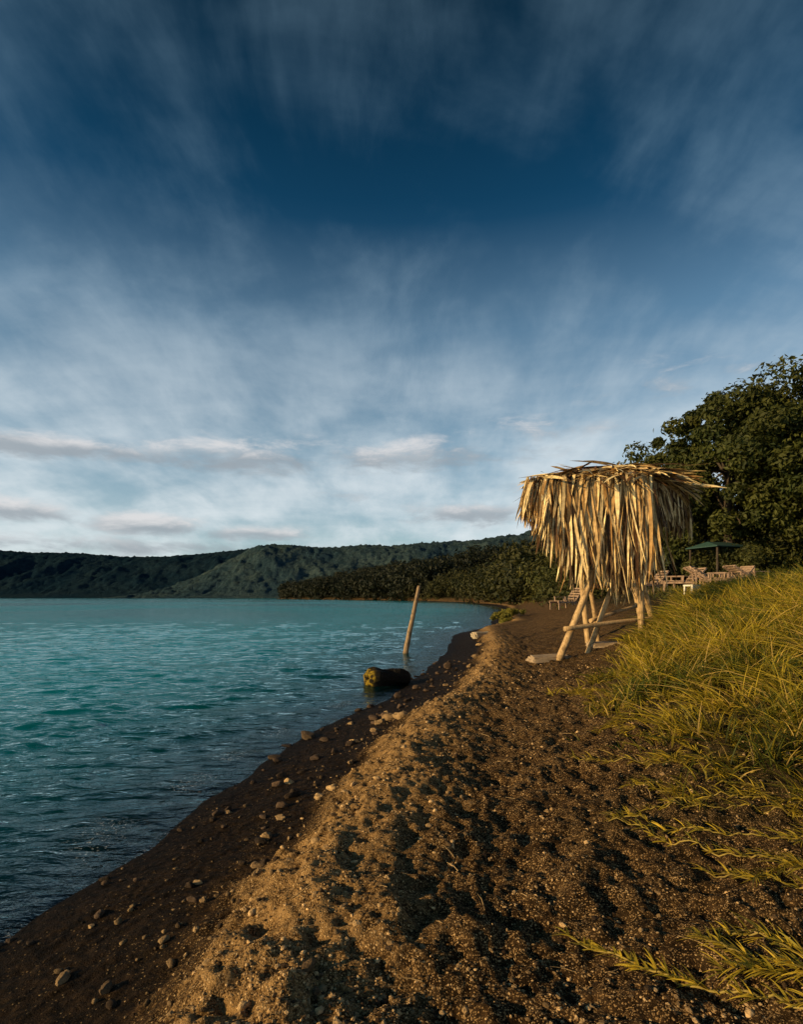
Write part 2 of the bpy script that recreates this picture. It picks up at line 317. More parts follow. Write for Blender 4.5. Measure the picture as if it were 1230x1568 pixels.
# ---------------------------------------------------------------- pebbles and stones
def ico(sub):
    bm=bmesh.new(); bmesh.ops.create_icosphere(bm,subdivisions=sub,radius=1); bm.verts.ensure_lookup_table()
    V=np.array([v.co[:] for v in bm.verts]); F=np.array([[v.index for v in f.verts] for f in bm.faces]); bm.free(); return V,F
def pebbles(name,x,y,size,sub,mat,smooth,jit=.22,sink=.25,cols=None,wlo=.5,whi=1.3,wmin=.35):
    N=len(x); V0,F0=ico(sub); k=len(V0)
    if sub>1:
        V=np.empty((N,k,3))
        for i in range(N):
            o=rng.uniform(0,50,3); d=V0
            r=1+.32*noise(d[:,0]*1.3+o[0],d[:,1]*1.3+d[:,2]*.7+o[1],5)+.18*noise(d[:,1]*2.6+o[1],d[:,2]*2.6+o[2],6)+.09*noise(d[:,0]*6+o[1],d[:,2]*6+o[2],7)
            v=d*r[:,None]
            for _ in range(6):
                n_=unit(rng.normal(size=3)); q=v@n_; lim=rng.uniform(.5,.8); v=v-np.where(q>lim,(q-lim)*.9,0)[:,None]*n_
            V[i]=v
    else:
        V=V0[None]*(1+rng.uniform(-jit,jit,(N,k,1)))
    sc=size[:,None]*np.stack([rng.uniform(.8,1.4,N),rng.uniform(.6,1.1,N),rng.uniform(.4,.8,N)],1)
    V=V*sc[:,None,:]
    a=rng.uniform(0,2*np.pi,N); c,s=np.cos(a)[:,None],np.sin(a)[:,None]
    V=np.stack([V[...,0]*c-V[...,1]*s,V[...,0]*s+V[...,1]*c,V[...,2]],-1)
    z=ground_z(x,y)+sc[:,2]*(.5-sink)
    V=V+np.stack([x,y,z],1)[:,None,:]
    F=(F0[None]+np.arange(N)[:,None,None]*k).reshape(-1,3)
    if cols is None:
        u=rng.uniform(0,1,N)[:,None]**1.9
        cols=np.array([.045,.026,.013])*(1-u)+np.array([.76,.50,.24])*u
        cols*=rng.uniform(.7,1.15,(N,1))
    w=ss(wlo,whi,sdist(x,y))[:,None]
    cols=cols*(wmin+(1-wmin)*w)
    return make_mesh(name,V.reshape(-1,3),F,np.repeat(cols,k,0),mat,smooth)
m_stone=col_mat('stone',.85,.35,25,0,.2,.8,60)
n=135000
y=1.7+10*rng.uniform(0,1,n)**1.7; s=rng.uniform(.1,5.5,n)
x=shore_x(y)+s
pr=(.08+.92*np.exp(-((s-1.8)/.5)**2)+.28*ss(2.0,2.4,s))*(.10+.90*ss(-.3,.3,noise(x*2.1,y*2.1,91)+.6*noise(x*7,y*7,92)))*(.14+.86*ss(.9,1.5,s))
k=rng.uniform(0,1,n)<pr; x,y,s=x[k],y[k],s[k]
size=np.exp(rng.normal(np.log(.0042),.5,len(x)))*(1+.09*np.clip(y-3,0,9)); size=np.clip(size,.002,.022)
pebbles('gravel',x,y,size,1,m_stone,False)
n=1100
y=1.9+12*rng.uniform(0,1,n)**1.3; s=np.abs(rng.normal(1.4,.6,n)); x=shore_x(y)+s*1.05
pebbles('gravel',x,y,np.clip(np.exp(rng.normal(np.log(.012),.45,n)),.006,.030),2,m_stone,True)
ST=[(-.62,5.0,.075),(-.70,4.85,.05),(-1.0,4.25,.05),(-.95,3.75,.055),(-.98,4.6,.04),(-.85,3.35,.035),(-1.62,2.72,.045),(-1.35,2.6,.04),(-1.5,4.9,.05),(-2.25,3.75,.03),(-.55,6.1,.06),
    (0.02,6.6,.07),(.12,6.9,.05),(.45,9.2,.09),(.3,8.6,.07),(-1.28,7.7,.12),(-1.5,6.75,.09),(-.15,8.3,.14),(.0,7.9,.10),(-.35,7.6,.08),(-.6,7.1,.06),(-.75,8.4,.07),(-.25,8.9,.06),(.05,8.5,.12),(-.3,8.05,.1),
    (.62,9.9,.06),(.9,11.5,.07),(-1.1,5.6,.05),(-1.3,3.6,.035),(-1.15,3.3,.03),(-.75,4.2,.035),(-.45,4.5,.04),(-.3,5.3,.05),(.02,5.4,.045),(.7,7.4,.05),(1.4,9.5,.05),(1.9,12,.09),(-1.9,5.9,.07),
    (2.1,16,.14),(2.6,18,.12),(1.75,14.5,.12),(2.9,21,.16),(3.2,20,.2),(.35,4.3,.03),(.9,3.1,.025),(1.0,3.9,.03),(-.2,2.5,.03),(.15,2.9,.025),(-1.05,2.9,.028),(-1.75,3.2,.025)]
ST=np.array(ST); u=rng.uniform(.1,1,len(ST))[:,None]
pebbles('beach_stones',ST[:,0],ST[:,1],ST[:,2]*.9,4,m_stone,True,sink=.3,cols=np.array([.08,.05,.03])*(1-u)+np.array([.55,.36,.17])*u,wlo=-.2,whi=.8)
n=150; y=2.8+14*rng.uniform(0,1,n); s=rng.normal(.30,.55,n); x=shore_x(y)+s
pebbles('shore_rocks',x,y,np.minimum(np.clip(np.exp(rng.normal(np.log(.028),.6,n)),.012,.12)*(1+.03*y),.010+.0085*y),3,m_stone,True,sink=.2,cols=np.array([.075,.048,.030])*rng.uniform(.3,1.9,(n,1)),wlo=-.6,whi=.6)
# twigs
V_,F_,C_,off=[],[],[],0
nt=170; y=2.2+11*rng.uniform(0,1,nt)**1.4; x=shore_x(y)+rng.uniform(1.0,4.2,nt); a=rng.uniform(0,np.pi,nt); L=rng.uniform(.02,.11,nt)*(1+y*.10)
P0=np.stack([x,y,ground_z(x,y)+.006],1); x2=x+L*np.cos(a); y2=y+L*np.sin(a); P1=np.stack([x2,y2,ground_z(x2,y2)+.012],1)
for i in range(nt):
    d=P1[i]-P0[i]; s1=unit(np.cross(d,[0,0,1.])); s2=unit(np.cross(d,s1)); r=rng.uniform(.0012,.0035)
    for q,P in enumerate((P0[i],(P0[i]+P1[i])/2+s1*L[i]*.08,P1[i])):
        for j in range(4): V_.append(P+r*(1-.25*q)*(s1*math.cos(j*1.571)+s2*math.sin(j*1.571)))
    F_+= [[off+q*4+j,off+q*4+(j+1)%4,off+(q+1)*4+(j+1)%4,off+(q+1)*4+j] for q in range(2) for j in range(4)]; off+=12
cc=np.repeat(np.array([.44,.30,.15])*rng.uniform(.4,1.2,(nt,1)),12,0)
make_mesh('twigs',np.array(V_),np.array(F_),cc,m_stone,False)
# ---------------------------------------------------------------- tubes (poles, trunks)
def tube(pts,rad,ns=10,jit=.0,sub=6,nodes=0,cap=True):
    pts=np.array(pts,float); m=(len(pts)-1)*sub+1; q=np.linspace(0,len(pts)-1,m)
    P=np.stack([np.interp(q,np.arange(len(pts)),pts[:,i]) for i in range(3)],1)
    for _ in range(2): P[1:-1]=(P[:-2]+2*P[1:-1]+P[2:])/4
    rr=np.interp(q,np.arange(len(pts)),rad)
    if nodes: rr=rr*(1+.13*np.exp(-((((q*nodes)%1)-.5)/.09)**2))
    T=unit(np.gradient(P,axis=0)); ref=np.array([.31,.95,.1]) if abs(T[:,1]).mean()<.8 else np.array([1.,0,.1])
    A=unit(np.cross(T,ref)); B=np.cross(T,A)
    an=np.arange(ns)*2*np.pi/ns; j=1+jit*rng.uniform(-1,1,(m,ns,1))
    V=P[:,None]+rr[:,None,None]*j*(np.cos(an)[None,:,None]*A[:,None]+np.sin(an)[None,:,None]*B[:,None])
    V=V.reshape(-1,3); F=[[i*ns+k_,i*ns+(k_+1)%ns,(i+1)*ns+(k_+1)%ns,(i+1)*ns+k_] for i in range(m-1) for k_ in range(ns)]
    if cap:
        o=len(V); V=np.vstack([V,P[0],P[-1]])
        F+=[[o,(k_+1)%ns,k_] for k_ in range(ns)]+[[o+1,(m-1)*ns+k_,(m-1)*ns+(k_+1)%ns] for k_ in range(ns)]
    return V,F
def poly_obj(name,V,F,mat,parent=None,smooth=True,col=None):
    me=bpy.data.meshes.new(name); me.from_pydata([tuple(v) for v in V],[],[list(f) for f in F]); me.update()
    if col is not None:
        c=np.ones((len(V),4),np.float32); c[:,:3]=col
        me.color_attributes.new('col','FLOAT_COLOR','POINT').data.foreach_set('color',c.ravel())
    for p_ in me.polygons: p_.use_smooth=smooth and len(p_.vertices)==4
    me.materials.append(mat); ob=bpy.data.objects.new(name,me); scn.collection.objects.link(ob); ob.parent=parent; return ob
def wood(name,ca,cb,scale=6,rough=.75,stretch=(1,1,.12)):
    m,t=material(name); pos=t.n('ShaderNodeTexCoord').outputs['Object']
    v=t.n('ShaderNodeMapping',{'Vector':pos,'Scale':stretch}).outputs[0]
    n_=t.noise(v,scale*8,6,.7); n2_=t.noise(pos,scale,4)
    c=t.mix(t.mr(n_,.3,.7),ca,cb); c=t.mix(t.m('MULTIPLY',t.mr(n2_,.45,.7),.6),c,tuple(k*.35 for k in ca))
    b=t.n('ShaderNodeBump',{'Strength':.7,'Distance':.01,'Height':n_})
    finish(t,t.n('ShaderNodeBsdfPrincipled',{'Base Color':c,'Roughness':rough,'Specular IOR Level':.3,'Normal':b.outputs[0]}).outputs[0]); return m
m_pole=wood('bare_pole_wood',(.32,.19,.08),(.74,.52,.27))
m_bark=wood('bark',(.035,.027,.018),(.09,.065,.045),4)
m_wetpost=wood('weathered_post',(.16,.10,.06),(.46,.32,.18))
# ---------------------------------------------------------------- thatched hut
hut=empty('thatched_hut')
A=np.array([2.92,13.1]);B=np.array([5.5,12.5]);C=np.array([7.35,14.6]);D=np.array([4.7,15.6])
RZ=4.52; ctr=(A+B+C+D)/4
def gz(x,y): return float(ground_z(np.array([x]),np.array([y]))[0])
def pole(name,a,b,ra,rb,bow=.03,nodes=0):
    a=np.array(a,float);b=np.array(b,float);mid=(a+b)/2+rng.normal(0,bow,3)
    V,F=tube([a,mid,b],[ra,(ra+rb)/2,rb],12,.05,8,nodes); return poly_obj(name,V,F,m_pole,hut)
pole('leg_1',(3.50,12.75,gz(3.5,12.75)-.1),(4.72,13.15,3.3),.085,.065,.04)
pole('leg_2',(4.25,13.1,gz(4.25,13.1)-.15),(5.25,13.4,2.9),.07,.055)
pole('leg_3',(4.85,13.9,gz(4.85,13.9)-.1),(4.15,13.2,3.2),.055,.045)
pole('leg_4',(5.48,12.95,gz(5.48,12.95)-.1),(5.30,12.95,4.4),.075,.06)
pole('leg_5',(6.05,13.5,gz(6.05,13.5)-.2),(5.45,13.15,2.75),.075,.06)
pole('leg_6',(6.15,14.4,gz(6.15,14.4)-.2),(5.5,14.4,4.45),.07,.06)
pole('leg_7',(4.95,15.0,gz(4.95,15.0)-.2),(4.6,15.0,4.45),.08,.06)
pole('cross_bar_1',(3.62,12.62,1.20),(6.25,13.45,1.45),.055,.045,.02)
pole('cross_bar_2',(4.45,13.4,1.35),(6.2,14.4,1.75),.05,.04,.02)
pole('cross_bar_3',(4.2,13.1,2.15),(5.9,14.0,2.2),.055,.05,.02)
pole('cross_bar_4',(4.4,13.25,2.1),(5.0,15.1,2.1),.055,.05,.02)
for i,(a,b) in enumerate([(A,B),(B,C),(C,D),(D,A),((A+B)/2,(C+D)/2),((A*2+D)/3,(B*2+C)/3)]):
    pole('roof_beam_%d'%(i+1),(*(a+(ctr-a)*.06),RZ-.06),(*(b+(ctr-b)*.06),RZ-.06),.05,.045,.02)
nu=24; uu,vv=np.meshgrid(np.linspace(0,1,nu),np.linspace(0,1,nu))
def roofxy(u,v): return (A[None]*((1-u)*(1-v))[...,None].reshape(-1,1)+B[None]*(u*(1-v)).reshape(-1,1)+C[None]*(u*v).reshape(-1,1)+D[None]*((1-u)*v).reshape(-1,1))
def roofz(u,v): return RZ+.30*(1-np.abs(2*u-1)**3.5)*(1-np.abs(2*v-1)**3.5)
XY=roofxy(uu,vv); m_mat=wood('thatch_matting',(.06,.04,.02),(.16,.11,.06),5)
rf=make_mesh('roof_matting',np.column_stack([XY,roofz(uu,vv).ravel()-.03]),grid_faces(nu,nu),None,m_mat,True,hut)
def thatch_cols(N,dark=.25):
    u=rng.uniform(0,1,N)[:,None]; c=np.array([.32,.17,.05])*(1-u)+np.array([.92,.72,.38])*u
    d_=rng.uniform(0,1,N)<dark; c[d_]=np.array([.09,.042,.015])*rng.uniform(.4,1.5,(d_.sum(),1)); return c
V_,F_,C_,off=[],[],[],0
def add_strips(base,d0,bend,side,L,W,cols,segs=5,twist=None):
    global off
    V,F,k=strips(base,d0,bend,side,L,W,segs,twist,np.interp(np.linspace(0,1,segs+1),[0,.5,.85,1],[.75,1,.8,.12]))
    V_.append(V);F_.append(F+off);C_.append(np.repeat(cols,k,0));off+=len(V)
N=2200; u=rng.uniform(0,1,N);v=rng.uniform(0,1,N); P=np.column_stack([roofxy(u,v),roofz(u,v)+rng.uniform(.0,.14,N)])
ax=unit(B-A+0.5*(C-B)); o=unit(ax*rng.choice([-1,1,1],N)[:,None]+rng.normal(0,.50,(N,2)))
toc=((P[:,:2]-ctr)*o).sum(1); L=np.clip(1.80-np.clip(toc,-1,2),.30,1.15)*rng.uniform(.55,1.05,N)
d0=unit(np.column_stack([o,.08+rng.normal(0,.15,N)])) 
add_strips(P,d0,np.column_stack([rng.normal(0,.18,(N,2)),-.28+rng.normal(0,.10,N)]),unit(np.cross(d0,[0,0,1.])+rng.normal(0,.3,(N,3))),L,rng.uniform(.025,.085,N),thatch_cols(N,.33),6,rng.normal(0,1.0,N))
N=130; q=rng.uniform(0,1,N)[:,None]; b0=B*(1-q)+C*q; b0=b0+(ctr-b0)*rng.uniform(.1,.5,(N,1))
P=np.column_stack([b0,RZ+.22+rng.uniform(0,.1,N)]); o=unit(np.array([.9,.25])+rng.normal(0,.35,(N,2)))
d0=unit(np.column_stack([o,rng.uniform(-.12,.15,N)])); add_strips(P,d0,np.column_stack([0*o,rng.uniform(-.5,-.1,N)]),unit(np.cross(d0,[0,0,1.])+rng.normal(0,.3,(N,3))),rng.uniform(.5,1.0,N),rng.uniform(.03,.07,N),thatch_cols(N,.25),7,rng.normal(0,1,N))
def skirt(a,b,n,lenf,flare=.25,layers=(0,.12),lean=None,dark=.25,wmul=1,jl=(.68,1.08),zo=0,sn=.095):
    q=rng.uniform(0,1,n); q=np.clip(np.round(q*26)/26*.6+q*.4,0,1)
    e=b-a; nrm=np.array([e[1],-e[0]]); nrm=nrm/np.linalg.norm(nrm)
    if np.dot(nrm,(a+b)/2-ctr)<0: nrm=-nrm
    inn=rng.uniform(layers[0],layers[1],n)[:,None]
    XY=a+e*q[:,None]-nrm*inn
    P=np.column_stack([XY,RZ+.05+zo+rng.uniform(-.1,.14,n)])
    L=lenf(q)*rng.uniform(jl[0],jl[1],n)*(1+.07*np.sin(q*41)+.06*np.sin(q*97+1))
    fl=flare*rng.uniform(.0,1.8,n)[:,None]; ed=e/np.linalg.norm(e)
    ln=(lean(q) if lean is not None else 0*q)[:,None]+rng.normal(0,sn,(n,1))+.06*np.sin(q*23)[:,None]
    h=nrm*fl+ed*ln
    d0=unit(np.column_stack([h*1.0,-.9+0*q])); bend=np.column_stack([-h*.35+rng.normal(0,.075,(n,2)),-.05+0*q])
    s1=unit(np.column_stack([np.tile(ed,(n,1)),0*q])+rng.normal(0,.5,(n,3)))
    add_strips(P,d0,bend,s1,L,rng.uniform(.022,.105,n)*wmul,thatch_cols(n,dark),9,rng.normal(0,2.0,n))
skirt(A,B,800,lambda q:np.interp(q,[0,.10,.20,.24,.28,.7,1],[.92,1.18,1.45,1.62,2.2,2.3,2.3]),.12,(0,.22),lambda q:np.interp(q,[0,.10,.22,.5,.9,1],[-.26,-.14,-.04,0,.04,.05]),.28,jl=(.76,1.06))
skirt(A,B,260,lambda q:np.interp(q,[0,.3,1],[.8,1.25,1.6]),.12,(-.03,.08),lambda q:np.interp(q,[0,.2,1],[-.36,-.08,0]),.12,jl=(.5,1.1))
skirt(B,C,110,lambda q:np.interp(q,[0,.1,.16,1],[2.3,2.1,.9,.9]),.08,(0,.2),None,.4)
skirt(B,C,340,lambda q:np.interp(q,[0,.5,1],[1.15,.95,1.1]),.12,(0,.2),None,.45,jl=(.5,1.1))
skirt(D,A,320,lambda q:np.interp(q,[0,1],[1.0,.85]),.12,(0,.2),None,.3)
skirt(C,D,320,lambda q:1.1+0*q,.12,(0,.2),None,.3)
m_thatch=col_mat('dry_palm_thatch',.7,.35,9,.06,.3,.3,50)
make_mesh('thatch_leaves',np.concatenate(V_),np.concatenate(F_),np.concatenate(C_),m_thatch,False,hut)
V_,F_,C_,off=[],[],[],0
n=160; q=rng.uniform(0,1,n); P=np.column_stack([4.95+.5*q+rng.normal(0,.08,n),13.3+.4*q,2.5+rng.uniform(-.1,.2,n)])
d0=unit(np.column_stack([rng.normal(0,.2,n),rng.normal(0,.2,n),-1+0*q])); add_strips(P,d0,rng.normal(0,.06,(n,3)),unit(rng.normal(0,1,(n,3))*[1,1,.1]),rng.uniform(.3,.75,n),.035*np.ones(n),thatch_cols(n,.3))
make_mesh('thatch_tuft',np.concatenate(V_),np.concatenate(F_),np.concatenate(C_),m_thatch,False,hut)
# slabs at the foot of the hut
m_conc=col_mat('worn_concrete',.85,.3,8,0,.3,.6,30)
def slab(name,x,y,w,d,h,rot,col=(.38,.28,.18),lift=.0,tilt=0.03):
    bm=bmesh.new(); bmesh.ops.create_cube(bm,size=1)
    for v in bm.verts: v.co=Vector((v.co.x*w*(1+rng.uniform(-.2,.2)),v.co.y*d*(1+rng.uniform(-.2,.2)),v.co.z*h))
    bmesh.ops.bevel(bm,geom=bm.edges[:],offset=h*.22,segments=2,affect='EDGES')
    bmesh.ops.subdivide_edges(bm,edges=bm.edges[:],cuts=2,use_grid_fill=True)
    for v in bm.verts: v.co+=Vector(rng.normal(0,h*.05,3))
    me=bpy.data.meshes.new(name); bm.to_mesh(me); bm.free()
    c=np.ones((len(me.vertices),4),np.float32); c[:,:3]=col; me.color_attributes.new('col','FLOAT_COLOR','POINT').data.foreach_set('color',c.ravel())
    me.materials.append(m_conc); ob=bpy.data.objects.new(name,me); ob.location=(x,y,gz(x,y)+h*.2+lift); ob.rotation_euler=(tilt,-tilt,rot); scn.collection.objects.link(ob)
slab('concrete_slab',3.35,12.95,.9,.5,.12,.25); slab('concrete_slab',4.75,13.15,.8,.5,.12,-.1)
slab('concrete_block',3.45,24.5,.75,.5,.28,.3,(.42,.34,.24))
# ---------------------------------------------------------------- post in the water
V,F=tube([(.08,19.3,-.5),(.17,19.3,.2),(.31,19.33,.9),(.46,19.35,1.6),(.60,19.3,2.30)],[.10,.095,.08,.07,.06],12,.10,8)
poly_obj('mooring_post',V,F,m_wetpost)
# ---------------------------------------------------------------- cut log at the shore
m_log,t=material('mossy_log'); pos=t.n('ShaderNodeTexCoord').outputs['Object']
a_=t.noise(pos,9,6,.7); b_=t.noise(pos,25,5,.7)
c=t.mix(t.mr(a_,.44,.58),(.016,.011,.007),(.40,.27,.020)); atc=t.n('ShaderNodeAttribute',attribute_name='col').outputs[0]
c=t.mix(t.n('ShaderNodeSeparateColor',{0:atc}).outputs[0],t.mix(t.mr(b_,.3,.7),(.010,.007,.005),(.024,.016,.010)),c)
bb=t.n('ShaderNodeBump',{'Strength':1.0,'Distance':.08,'Height':t.m('ADD',a_,b_)})
finish(t,t.n('ShaderNodeBsdfPrincipled',{'Base Color':c,'Roughness':.65,'Specular IOR Level':.2,'Normal':bb.outputs[0]}).outputs[0])
ns=36; la=np.array([-.72,12.20,.15]); lb=np.array([.18,12.75,.11]); T=unit(lb-la); Sd=unit(np.cross(T,[0,0,1.])); Up=np.cross(Sd,T)
V=[];Fq=[];col=[]
rad=[(0.03,.0),(0.02,.08),(0.0,.15),(.0,.19),(.015,.21),(.05,.22),(.12,.23),(.2,.23),(.3,.225),(.4,.215),(.5,.22),(.6,.21),(.7,.20),(.8,.18),(.88,.16),(.95,.12),(1.0,.06)]
for i,(q,r) in enumerate(rad):
    for j in range(ns):
        a=j*2*math.pi/ns; w=1+.13*math.sin(a*2+.6)+.08*math.sin(a*5+q*3)+.06*math.sin(a*9+q*7)+.04*rng.normal()*(r>.1)+.12*math.sin(q*9+a)
        V.append(la+(lb-la)*q+max(r,.002)*w*(Sd*math.cos(a)+Up*math.sin(a))+T*(-.05*rng.uniform()*(i<3))); col.append((1.0 if i<5 else max(0,.45-.2*(i-4)),0,0))
for i in range(len(rad)-1):
    for j in range(ns): Fq.append([i*ns+j,i*ns+(j+1)%ns,(i+1)*ns+(j+1)%ns,(i+1)*ns+j])
poly_obj('cut_log',V,Fq,m_log,None,True,np.array(col))
# ---------------------------------------------------------------- loungers
def lounger(x,y,rot,back=50,col=m_pole,sc=1.0):
    e=empty('wooden_lounge_chair'); V=[];F=[]
    def box(cx,cy,cz,sx,sy,sz,tilt=0,piv=None):
        o=len(V)
        for i in (-.5,.5):
            for j in (-.5,.5):
                for k in (-.5,.5):
                    p=np.array([cx+i*sx,cy+j*sy,cz+k*sz])
                    if piv is not None:
                        d=p-piv; ca,sa=math.cos(tilt),math.sin(tilt); p=piv+np.array([d[0]*ca-d[2]*sa,d[1],d[0]*sa+d[2]*ca])
                    V.append(p)
        for f in [(0,1,3,2),(4,6,7,5),(0,4,5,1),(2,3,7,6),(0,2,6,4),(1,5,7,3)]: F.append([o+a for a in f])
    for k in (-.3,.3):
        box(0,k,.36,1.25,.05,.08)
        for xx in (-.55,.5): box(xx,k,.16,.07,.045,.33)
    for i in range(7): box(-.54+i*.175,0,.42,.10,.66,.025)
    pv=np.array([.55,0,.42]); tl=R(back)
    for k in (-.3,.3): box(.95,k,.42,.85,.05,.06,tl,pv)
    for i in range(5): box(.66+i*.165,0,.46,.09,.68,.022,tl,pv)
    for k in (-.36,.36): box(.1,k,.62,.7,.08,.03); box(-.2,k,.5,.05,.05,.22); box(.4,k,.5,.05,.05,.22)
    box(.9,.26,.3,.05,.04,.65); box(.9,-.26,.3,.05,.04,.65)
    ob=poly_obj('frame',np.array(V)*sc,F,col,e,False); e.location=(x,y,gz(x,y)-.03); e.rotation_euler=(0,0,rot); return e
m_chair=wood('sunbleached_wood',(.24,.15,.10),(.52,.36,.25))
for x,y,r,b in [(8.4,29.5,.5,50),(11.9,24.5,2.7,36),(13.5,27.5,.2,45),(13.2,23.6,2.9,32),(15.4,26.6,.4,42),(12.1,28.2,.3,48),(15.0,24.0,3.3,30),(16.6,27.6,.9,40),(14.3,25.4,2.4,38)]:
    lounger(x,y,r,b,m_chair,1.05)
m_white=col_mat('white_painted_wood',.6,.1,6); 
def stool(x,y):
    e=empty('white_stool',(x,y,gz(x,y))); e.rotation_euler=(0,0,.4)
    V=[];F=[]
    for (cx,cy,cz,sx,sy,sz) in [(0,0,.42,.36,.34,.05)]+[(i*.15,j*.13,.21,.05,.05,.42) for i in (-1,1) for j in (-1,1)]+[(0,-.155,.3,.34,.02,.2)]:
        o=len(V)
        for i in (-.5,.5):
            for j in (-.5,.5):
                for k in (-.5,.5): V.append((cx+i*sx,cy+j*sy,cz+k*sz))
        for f in [(0,1,3,2),(4,6,7,5),(0,4,5,1),(2,3,7,6),(0,2,6,4),(1,5,7,3)]: F.append([o+a for a in f])
    poly_obj('seat_and_legs',V,F,m_white,e,False,np.tile([.75,.7,.62],(len(V),1)))
stool(8.9,17.4)
def shelter(x,y,w,d,h,rz,name='green_roof_shelter'):
    e=empty(name,(x,y,gz(x,y))); e.rotation_euler=(0,0,rz)
    for i in (-1,1):
        for j in (-1,1):
            V,F=tube([(i*w*.42,j*d*.42,-.2),(i*w*.42,j*d*.42,h)],[.06,.06],8,0,1); poly_obj('post',V,F,m_bark,e)
    V=[(-w/2,-d/2,h),(w/2,-d/2,h),(w/2,d/2,h),(-w/2,d/2,h),(-w*.3,0,h+.3),(w*.3,0,h+.3)]
    V+= [(a,b,c-.05) for a,b,c in V]
    F=[(0,1,5,4),(1,2,5),(2,3,4,5),(3,0,4),(6,10,11,7),(7,11,8),(8,11,10,9),(9,10,6),(0,6,7,1),(1,7,8,2),(2,8,9,3),(3,9,6,0)]
    poly_obj('roof',V,F,m_white,e,False,np.tile([.030,.07,.06],(len(V),1)))
shelter(17.6,31.6,2.4,2.2,2.3,.3)
# ---------------------------------------------------------------- trees
m_leaf=col_mat('foliage',.65,.35,.5,.22,.3)
def leaf_cloud(centres,rads,nper,size,colA,colB,flat=.75):
    n=len(centres)*nper; c=np.repeat(centres,nper,0); r=np.repeat(rads,nper)[:,None]
    d=unit(rng.normal(size=(n,3))); rr=rng.uniform(.15,1,n)[:,None]**.45
    P=c+d*rr*r*np.array([1,1,flat])*(1+.22*rng.normal(size=(n,1))*(rng.uniform(0,1,(n,1))<.2))
    nn=unit(d+rng.normal(0,.7,(n,3))+np.array([0,0,.35])); s1=unit(np.cross(nn,rng.normal(size=(n,3)))); s2=np.cross(nn,s1)
    L=(size*rng.uniform(.6,1.3,n))[:,None]
    V=np.stack([P-s1*L*.5,P+s2*L*.24+nn*L*.06,P+s1*L*.5,P-s2*L*.24+nn*L*.06],1).reshape(-1,3)
    F=np.arange(n*4).reshape(-1,4)
    u=rng.uniform(0,1,len(centres)); u=np.repeat(u,nper)[:,None]*.6+rng.uniform(0,.4,(n,1))
    col=np.array(colA)*(1-u)+np.array(colB)*u
    return V,F,np.repeat(col,4,0)
def tree(x,y,H,cr,nb=75,nper=260,size=.26,colA=(.014,.026,.006),colB=(.084,.088,.014),name='broadleaf_tree',low=.10):
    e=empty(name,(0,0,0)); z=gz(x,y)
    top=np.array([x+rng.normal(0,.3),y,z+H*.72]); V,F=tube([(x,y,z-.3),(x+rng.normal(0,.2),y,z+H*.35),top],[.025*H,.018*H,.008*H],10,.06,5)
    poly_obj('trunk',V,F,m_bark,e)
    d=unit(rng.normal(size=(nb,3))); d[:,2]=d[:,2]*.9
    lowv=rng.uniform(.6,1.0,nb)[:,None]
    cen=np.array([x,y,z+H*.52])+d*lowv*np.array([cr,cr,H*.42]); cen[:,2]=np.clip(cen[:,2],z+H*low,z+H*.95)
    rads=rng.uniform(.08,.22,nb)*cr*1.2
    LV,LF=[],[]
    o=0
    for i in range(0,nb,4):
        st=np.array([x,y,z+H*rng.uniform(.25,.6)]); v,f=tube([st,(st+cen[i])/2+[0,0,.05*H],cen[i]],[.009*H,.005*H,.002*H],6,.05,3,cap=False); LV.append(v);LF+= [[a+o for a in q] for q in f]; o+=len(v)
    poly_obj('limbs',np.concatenate(LV),LF,m_bark,e)
    V,F,C=leaf_cloud(cen,rads,nper,size,colA,colB)
    make_mesh('leaves',V,F,C,m_leaf,False,e)
tree(22.8,31,14.0,5.6,150,290,.30)
tree(19.2,33,13.0,3.9,110,290,.30)
tree(16.6,36,10.2,3.2,90,260,.30)
tree(27.5,33,15.5,6.0,100,240,.34)
tree(25,26,9.5,4.2,80,300,.27)
tree(14.8,44,8.6,3.2,60,240,.34)
tree(20.5,45,13,5.0,70,240,.36)
tree(31,40,17,6.5,80,200,.42)
def shrubs(name,pts,nper,colA,colB,lsize):
    cen=[];rd=[]
    for x,y,h in pts:
        z=gz(x,y)
        for k in range(7): cen.append((x+rng.normal(0,.45*h),y+rng.normal(0,.45*h),z+h*rng.uniform(.2,.85))); rd.append(h*rng.uniform(.28,.5))
    V,F,C=leaf_cloud(np.array(cen),np.array(rd),nper,lsize,colA,colB); make_mesh(name,V,F,C,m_leaf,False)
shrubs('shrubs',[(17.0+i*1.0+rng.normal(0,.4),31.5+rng.uniform(-1.0,2),rng.uniform(1.6,3.0)) for i in range(14)],170,(.018,.028,.007),(.09,.09,.018),.24)
shrubs('shrubs',[(11.5+i*.9,38+rng.uniform(-2,4),rng.uniform(1.5,3.0)) for i in range(14)],150,(.018,.028,.007),(.085,.085,.018),.27)
shrubs('shrubs',[(7.4+.25*i+rng.normal(0,.3),38+i*1.6,rng.uniform(.4,.8)) for i in range(9)],130,(.10,.11,.02),(.26,.22,.03),.16)
